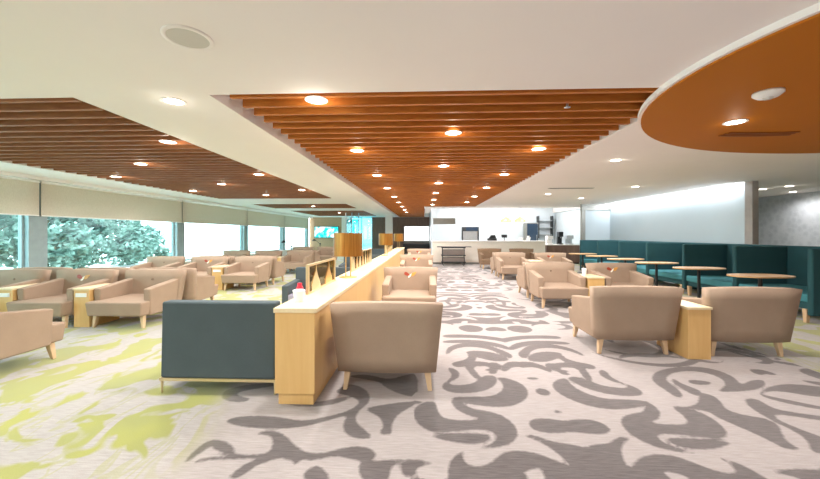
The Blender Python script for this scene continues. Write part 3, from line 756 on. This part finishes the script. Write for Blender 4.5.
def make_btable():
    r = empty('booth_table')
    P = []
    for k in range(48):
        t = 2*PI*k/48; c, s = math.cos(t), math.sin(t); P.append((.50*math.copysign(abs(c)**.8, c), .27*math.copysign(abs(s)**.8, s)))
    MB().prism(P, .70, .725).build('table_top', M['tabletop'], r, wn=False)
    MB().cyl((0, 0, .02), (0, 0, .70), .03).build('pedestal', M['black'], r)
    MB().lathe([(.001, 0), (.2, 0), (.2, .012), (.04, .025), (.001, .025)], 32).build('base', M['black'], r)
    return r
t0 = make_btable(); tl = ['nearest tan pedestal table at the front teal booth', 'second tan pedestal table from the front, at the booths', 'third tan pedestal table from the front, at the booths', 'fourth tan pedestal table along the booths', 'fifth tan pedestal table along the booths', 'last tan pedestal table along the booths, near the counter']
for i in range(6):
    o = t0 if i == 0 else copy_tree(t0)
    o.location = (5.93, B0+BP*i+.58, 0); tag(o, tl[i], 'table', 'tan pedestal tables at the booths')

# ------------------------------------------------------------------ counter and kitchen
r = empty('service_counter', (3.1, 17.0, 0)); tag(r, 'long cream service counter at the end of the aisle', 'counter')
MB().box(-2.7, 2.7, 0, .7, .08, 1.08, .006).build('counter_front', M['counter'], r)
MB().box(-2.66, 2.66, .05, .66, 0, .08).build('plinth', M['grey_metal'], r, wn=False)
MB().box(-2.74, 2.74, -.04, .74, 1.08, 1.12, .006).build('worktop', M['white'], r)
# trolley
r = empty('serving_trolley', (1.35, 16.25, 0)); tag(r, 'dark shelved trolley standing against the cream counter front', 'trolley')
for z in (.14, .45, .80): MB().box(-.55, .55, -.23, .23, z, z+.045, .005).build('shelf', M['black'], r)
for sx in (-.5, .5):
    for sy in (-.2, .2): MB().cyl((sx, sy, .05), (sx, sy, .84), .014, n=10).build('post', M['black'], r)
MB().cyl((.52, 0, .86), (.82, 0, .86), .02, n=10).cyl((-.52, 0, .86), (-.72, 0, .86), .02, n=10).box(-.75, .82, -.2, .2, .845, .87, .005).build('push_handle', M['black'], r)
for z0, z1 in ((.17, .42), (.48, .78)): MB().box(-.49, .49, -.19, .19, z0, z1-.04, .01).build('bin', M['bin'], r)
for sx in (-.46, .46):
    for sy in (-.18, .18): MB().cyl((sx-.01, sy, .03), (sx+.01, sy, .03), .03, n=14).build('caster', M['black'], r)
# hanging grey panel
r = empty('hanging_panel', (1.0, 17.3, 1.93)); tag(r, 'flat grey panel hanging over the aisle end of the counter', 'panel')
MB().box(-.55, .55, -.02, .02, 0, .30, .004).build('board', M['grey_metal'], r)
for x in (-.4, .4): MB().cyl((x, 0, .3), (x, 0, CH+.5-1.93), .006, n=8).build('rod', M['steel'], r)
# hatch
r = empty('serving_hatch', (2.75, 20.98, 1.02)); tag(r, 'dark framed serving hatch opening in the white kitchen wall', 'hatch')
MB().box(-.5, -.43, -.08, 0, 0, .85).box(.43, .5, -.08, 0, 0, .85).box(-.43, .43, -.08, 0, .6, .85).build('hatch_frame', M['black'], r, wn=False)
MB().box(-.43, .43, -.03, 0, .0, .6).build('hatch_shutter', M['steel'], r, wn=False)
MB().box(-.25, .43, -.085, -.08, .62, .82).build('hatch_glass', M['dark_glass'], r, wn=False)
r = empty('tall_fridge', (6.2, 20.6, 0)); tag(r, 'tall dark glass-door fridge against the white kitchen wall', 'fridge')
MB().box(-.33, .33, -.3, .35, .0, 2.1, .01).build('fridge_body', M['grey_metal'], r)
MB().box(-.30, .30, -.33, -.3, .1, 2.05, .005).build('door', M['dark_glass'], r)
MB().box(.22, .25, -.36, -.33, .9, 1.4, .005).build('handle', M['steel'], r)
for x, y, l, s in ((4.45, 19.2, 'brass dome pendant lamp over the kitchen, nearer the hatch', 1), (5.2, 19.2, 'brass dome pendant lamp over the kitchen, nearer the fridge', 1)):
    p = empty('pendant_lamp', (x, y, 2.12)); tag(p, l, 'pendant lamp', 'brass pendants in the kitchen')
    MB().lathe([(.30, 0), (.29, .05), (.2, .15), (.06, .22), (.03, .26), (.025, .26), (.05, .21), (.19, .14), (.28, .05), (.295, 0)], 32).build('lamp_shade', M['gold'], p)
    MB().cyl((0, 0, .26), (0, 0, CH+.5-2.12), .006, n=8).build('cord', M['black'], p)
    MB().lathe([(.001, .05), (.05, .07), (.04, .13), (.001, .15)], 16).build('bulb', M['lens'], p)
# things on the counter
r = empty('coffee_machine', (3.35, 17.4, 1.12)); tag(r, 'black rounded machine on the counter top in front of the hatch', 'machine')
MB().box(-.22, .22, -.14, .14, 0, .12, .03, 3).build('machine_base', M['black'], r)
MB().hexa([(-.16, -.1, .12), (.2, -.1, .12), (.2, .12, .12), (-.16, .12, .12), (-.05, -.08, .28), (.14, -.08, .28), (.14, .1, .28), (-.05, .1, .28)], .02, 2).build('machine_top', M['black'], r)
r = empty('payment_terminal', (3.95, 17.4, 1.12)); tag(r, 'small black screen on a stand on the counter', 'terminal')
MB().box(-.08, .08, -.06, .06, 0, .02, .004).cyl((0, 0, .02), (0, 0, .16), .015, n=10).build('stand', M['black'], r)
MB().hexa([(-.14, -.02, .15), (.14, -.02, .15), (.14, .0, .15), (-.14, .0, .15), (-.14, .03, .3), (.14, .03, .3), (.14, .05, .3), (-.14, .05, .3)], .004, 1).build('display', M['black'], r)
for x, l in ((4.75, 'white stacked crockery on the counter beside the small black screen'), (5.1, 'white jug on the far end of the counter')):
    p = empty('jug' if 'jug' in l else 'bowl_stack', (x, 17.35, 1.12)); tag(p, l, 'tableware')
    if 'jug' in l:
        MB().lathe([(.001, 0), (.07, 0), (.09, .1), (.05, .2), (.06, .24), (.055, .24), (.045, .2), (.08, .1), (.001, .01)], 24).build('jug_body', M['white'], p); MB().cyl((.06, 0, .2), (.12, 0, .15), .01, n=8).cyl((.12, 0, .15), (.08, 0, .06), .01, n=8).build('handle', M['white'], p)
    else:
        m = MB()
        for k in range(4): m.lathe([(.04, .03*k), (.09, .03*k+.05), (.1, .03*k+.07), (.09, .03*k+.07), (.03, .03*k+.01)], 24)
        m.build('bowls', M['white'], p)
# coffee station right of the counter
r = empty('drinks_cabinet', (6.7, 17.3, 0)); tag(r, 'brown door drinks cabinet with white top beside the counter end', 'cabinet')
MB().box(-.72, .85, 0, .6, .06, .90, .005).build('cabinet_body', M['brown_wall'], r)
MB().box(-.76, .89, -.04, .62, .90, .94, .005).build('worktop', M['white'], r)
for k in range(2): MB().box(-.70+.78*k, .03+.78*k, -.02, 0, .10, .86, .004).build('door', M['brown_wall'], r)
MB().box(-.70, .83, .04, .56, 0, .06).build('plinth', M['black'], r, wn=False)
for x, w, h, m_, l, nm in ((6.2, .13, .42, 'white', 'white drinks machine at the counter end of the brown cabinet', 'drinks_machine'), (6.72, .10, .62, 'black', 'tall narrow black machine in the middle of the brown cabinet top', 'coffee_machine'), (7.15, .16, .45, 'kitchen', 'pale boxy machine on the brown cabinet near the glass partition', 'drinks_machine')):
    p = empty(nm, (x, 17.6, .94)); tag(p, l, 'machine')
    MB().box(-w, w, -.18, .18, 0, .05, .01).box(-w, w, .0, .18, .05, h, .01).build('machine_body', M[m_], p)
    MB().box(-w, w, -.18, .0, h*.6, h, .01).build('dispenser_head', M[m_], p); MB().cyl((0, -.1, h*.6), (0, -.1, h*.5), .015, n=10).build('spout', M['steel'], p)
# wall shelf unit behind
r = empty('wall_shelf', (6.95, 20.8, 1.2)); tag(r, 'open steel wall shelf with dark uprights beyond the drinks machines', 'shelf')
MB().box(-.3, -.24, -.15, .18, 0, 1.3).box(.5, .56, -.15, .18, 0, 1.3).build('upright', M['black'], r, wn=False)
for z in (.2, .6, 1.0): MB().box(-.24, .5, -.15, .18, z, z+.03).build('shelf_board', M['steel'], r, wn=False)

# far screens
r = empty('wall_screen', (-7.3, YB-.02, 1.15)); tag(r, 'wall screen showing a turquoise map on the beige end wall', 'TV')
MB().box(-.93, .93, -.06, 0, 0, .88, .005).build('screen_frame', M['black'], r); MB().box(-.89, .89, -.065, -.06, .04, .84).build('display', M['tv'], r, wn=False)
r = empty('light_box', (-.55, YB-.02, .80)); tag(r, 'bright white display panel under a dark header at the far end of the aisle', 'display')
MB().box(-.95, .95, -.08, 0, 0, 1.25, .005).build('box_frame', M['grey_metal'], r); MB().box(-.9, .9, -.085, -.08, .15, 1.2).build('display', M['display'], r, wn=False)
r = empty('far_bench', (-.55, YB-.7, 0)); tag(r, 'low dark bench under the bright display at the far end', 'bench')
MB().box(-.95, .95, -.25, .25, .35, .75, .01).build('seat', M['black'], r)
for x in (-.85, .85): MB().box(x-.04, x+.04, -.2, .2, 0, .35, .005).build('leg', M['black'], r)
# glass posts by the cream column
r = empty('glass_partition', (-4.15, 20.5, 0)); tag(r, 'glass partition with thin steel posts, right of the beige end wall', 'partition')
for x in (-.45, -.1, .3): MB().cyl((x, 0, 0), (x, 0, CH), .03, n=12).build('post', M['steel'], r)
MB().box(-.45, .3, -.006, .006, .1, 2.3).build('glass_panel', M['cyan_glass'], r, wn=False)
# reading lamps
def reading_lamp(x, y, h, label):
    r = empty('reading_lamp', (x, y, 0)); tag(r, label, 'floor lamp', 'black reading lamps by the far window seats')
    MB().lathe([(.001, 0), (.14, 0), (.14, .015), (.02, .03), (.001, .03)], 24).build('base', M['black'], r)
    MB().cyl((0, 0, .02), (0, 0, h-.25), .012, n=10).build('stem', M['black'], r)
    MB().cyl((0, 0, h-.25), (-.28, 0, h-.02), .01, n=8).build('arm', M['black'], r)
    MB().lathe([(.05, h-.02), (.1, h-.08), (.11, h-.1), (.1, h-.1), (.04, h-.03), (.001, h+.02)][::-1], 20, -.30, 0).build('lamp_head', M['black'], r)
    MB().cyl((-.03, 0, h-.24), (.03, 0, h-.24), .03, n=12).build('joint', M['black'], r)
reading_lamp(-5.3, 13.8, 1.20, 'black reading lamp standing behind the third window-side row')
reading_lamp(-5.25, 17.5, 1.2, 'thin black reading lamp beside the rearmost window-side armchairs')

# ------------------------------------------------------------------ trees outside
def tree(x, y, h, rad, label, n=2600):
    r = empty('tree', (x, y, -.3)); tag(r, label, 'tree', 'trees outside the windows')
    m = MB().cyl((0, 0, 0), (.1, .1, h*.55), .14, .08, 10)
    for k in range(7):
        a = random.random()*6.28; m.cyl((.05, .05, h*(.25+.04*k)), (rad*.7*math.cos(a), rad*.7*math.sin(a), h*(.45+.06*k)), .05, .015, 6)
    m.build('trunk', M['bark'], r)
    L = MB(); blobs = [(random.gauss(0, rad*.42), random.gauss(0, rad*.55), h*random.uniform(.15, .92), rad*random.uniform(.28, .5)) for _ in range(20)]
    for i in range(n):
        bx, by, bz, br = random.choice(blobs); v = Vector((random.gauss(0, 1), random.gauss(0, 1), random.gauss(0, 1))).normalized()*br*(random.random()**.35)
        c = Vector((bx, by, bz))+v; a = Vector((random.gauss(0, 1), random.gauss(0, 1), random.gauss(0, .6))).normalized(); b = a.orthogonal().normalized()
        s = random.uniform(.08, .18); L.add([c-a*s, c+b*s*.5, c+a*s, c-b*s*.5], [(0, 1, 2, 3)], False)
    L.build('crown', M['leaf'], r, wn=False)
tree(-13.5, 9.2, 3.9, 1.8, 'leafy tree outside the first window, at the picture edge', 4200)
tree(-15.2, 14.2, 3.9, 2.4, 'broad leafy tree filling the window between the first two grey posts', 9000)
tree(-16.9, 19.6, 2.4, 1.5, 'lower leafy tree tapering off before the second grey window post', 4600)

# ------------------------------------------------------------------ world, camera, render look
w = bpy.data.worlds.new('World'); bpy.context.scene.world = w; w.use_nodes = True
bg = w.node_tree.nodes['Background']; bg.inputs[0].default_value = (.94, .97, 1, 1); bg.inputs[1].default_value = 5.5
cam = bpy.data.cameras.new('Camera'); cam.sensor_width = 36; cam.lens = 350/820*36; cam.clip_end = 200; cam.clip_start = .05
co = bpy.data.objects.new('Camera', cam); col.objects.link(co)
co.location = (0, 0, CZ); co.rotation_euler = (PI/2, 0, math.atan(14/350)); cam.shift_y = -5.5/820
sc = bpy.context.scene; sc.camera = co
sc.view_settings.view_transform = 'Standard'; sc.view_settings.look = 'None'; sc.view_settings.gamma = 1; sc.view_settings.use_curve_mapping = False
sc.view_settings.exposure = 0.74
sc.cycles.max_bounces = 10; sc.cycles.diffuse_bounces = 6; sc.cycles.transparent_max_bounces = 12; sc.cycles.use_denoising = True
sc.cycles.sample_clamp_indirect = 6
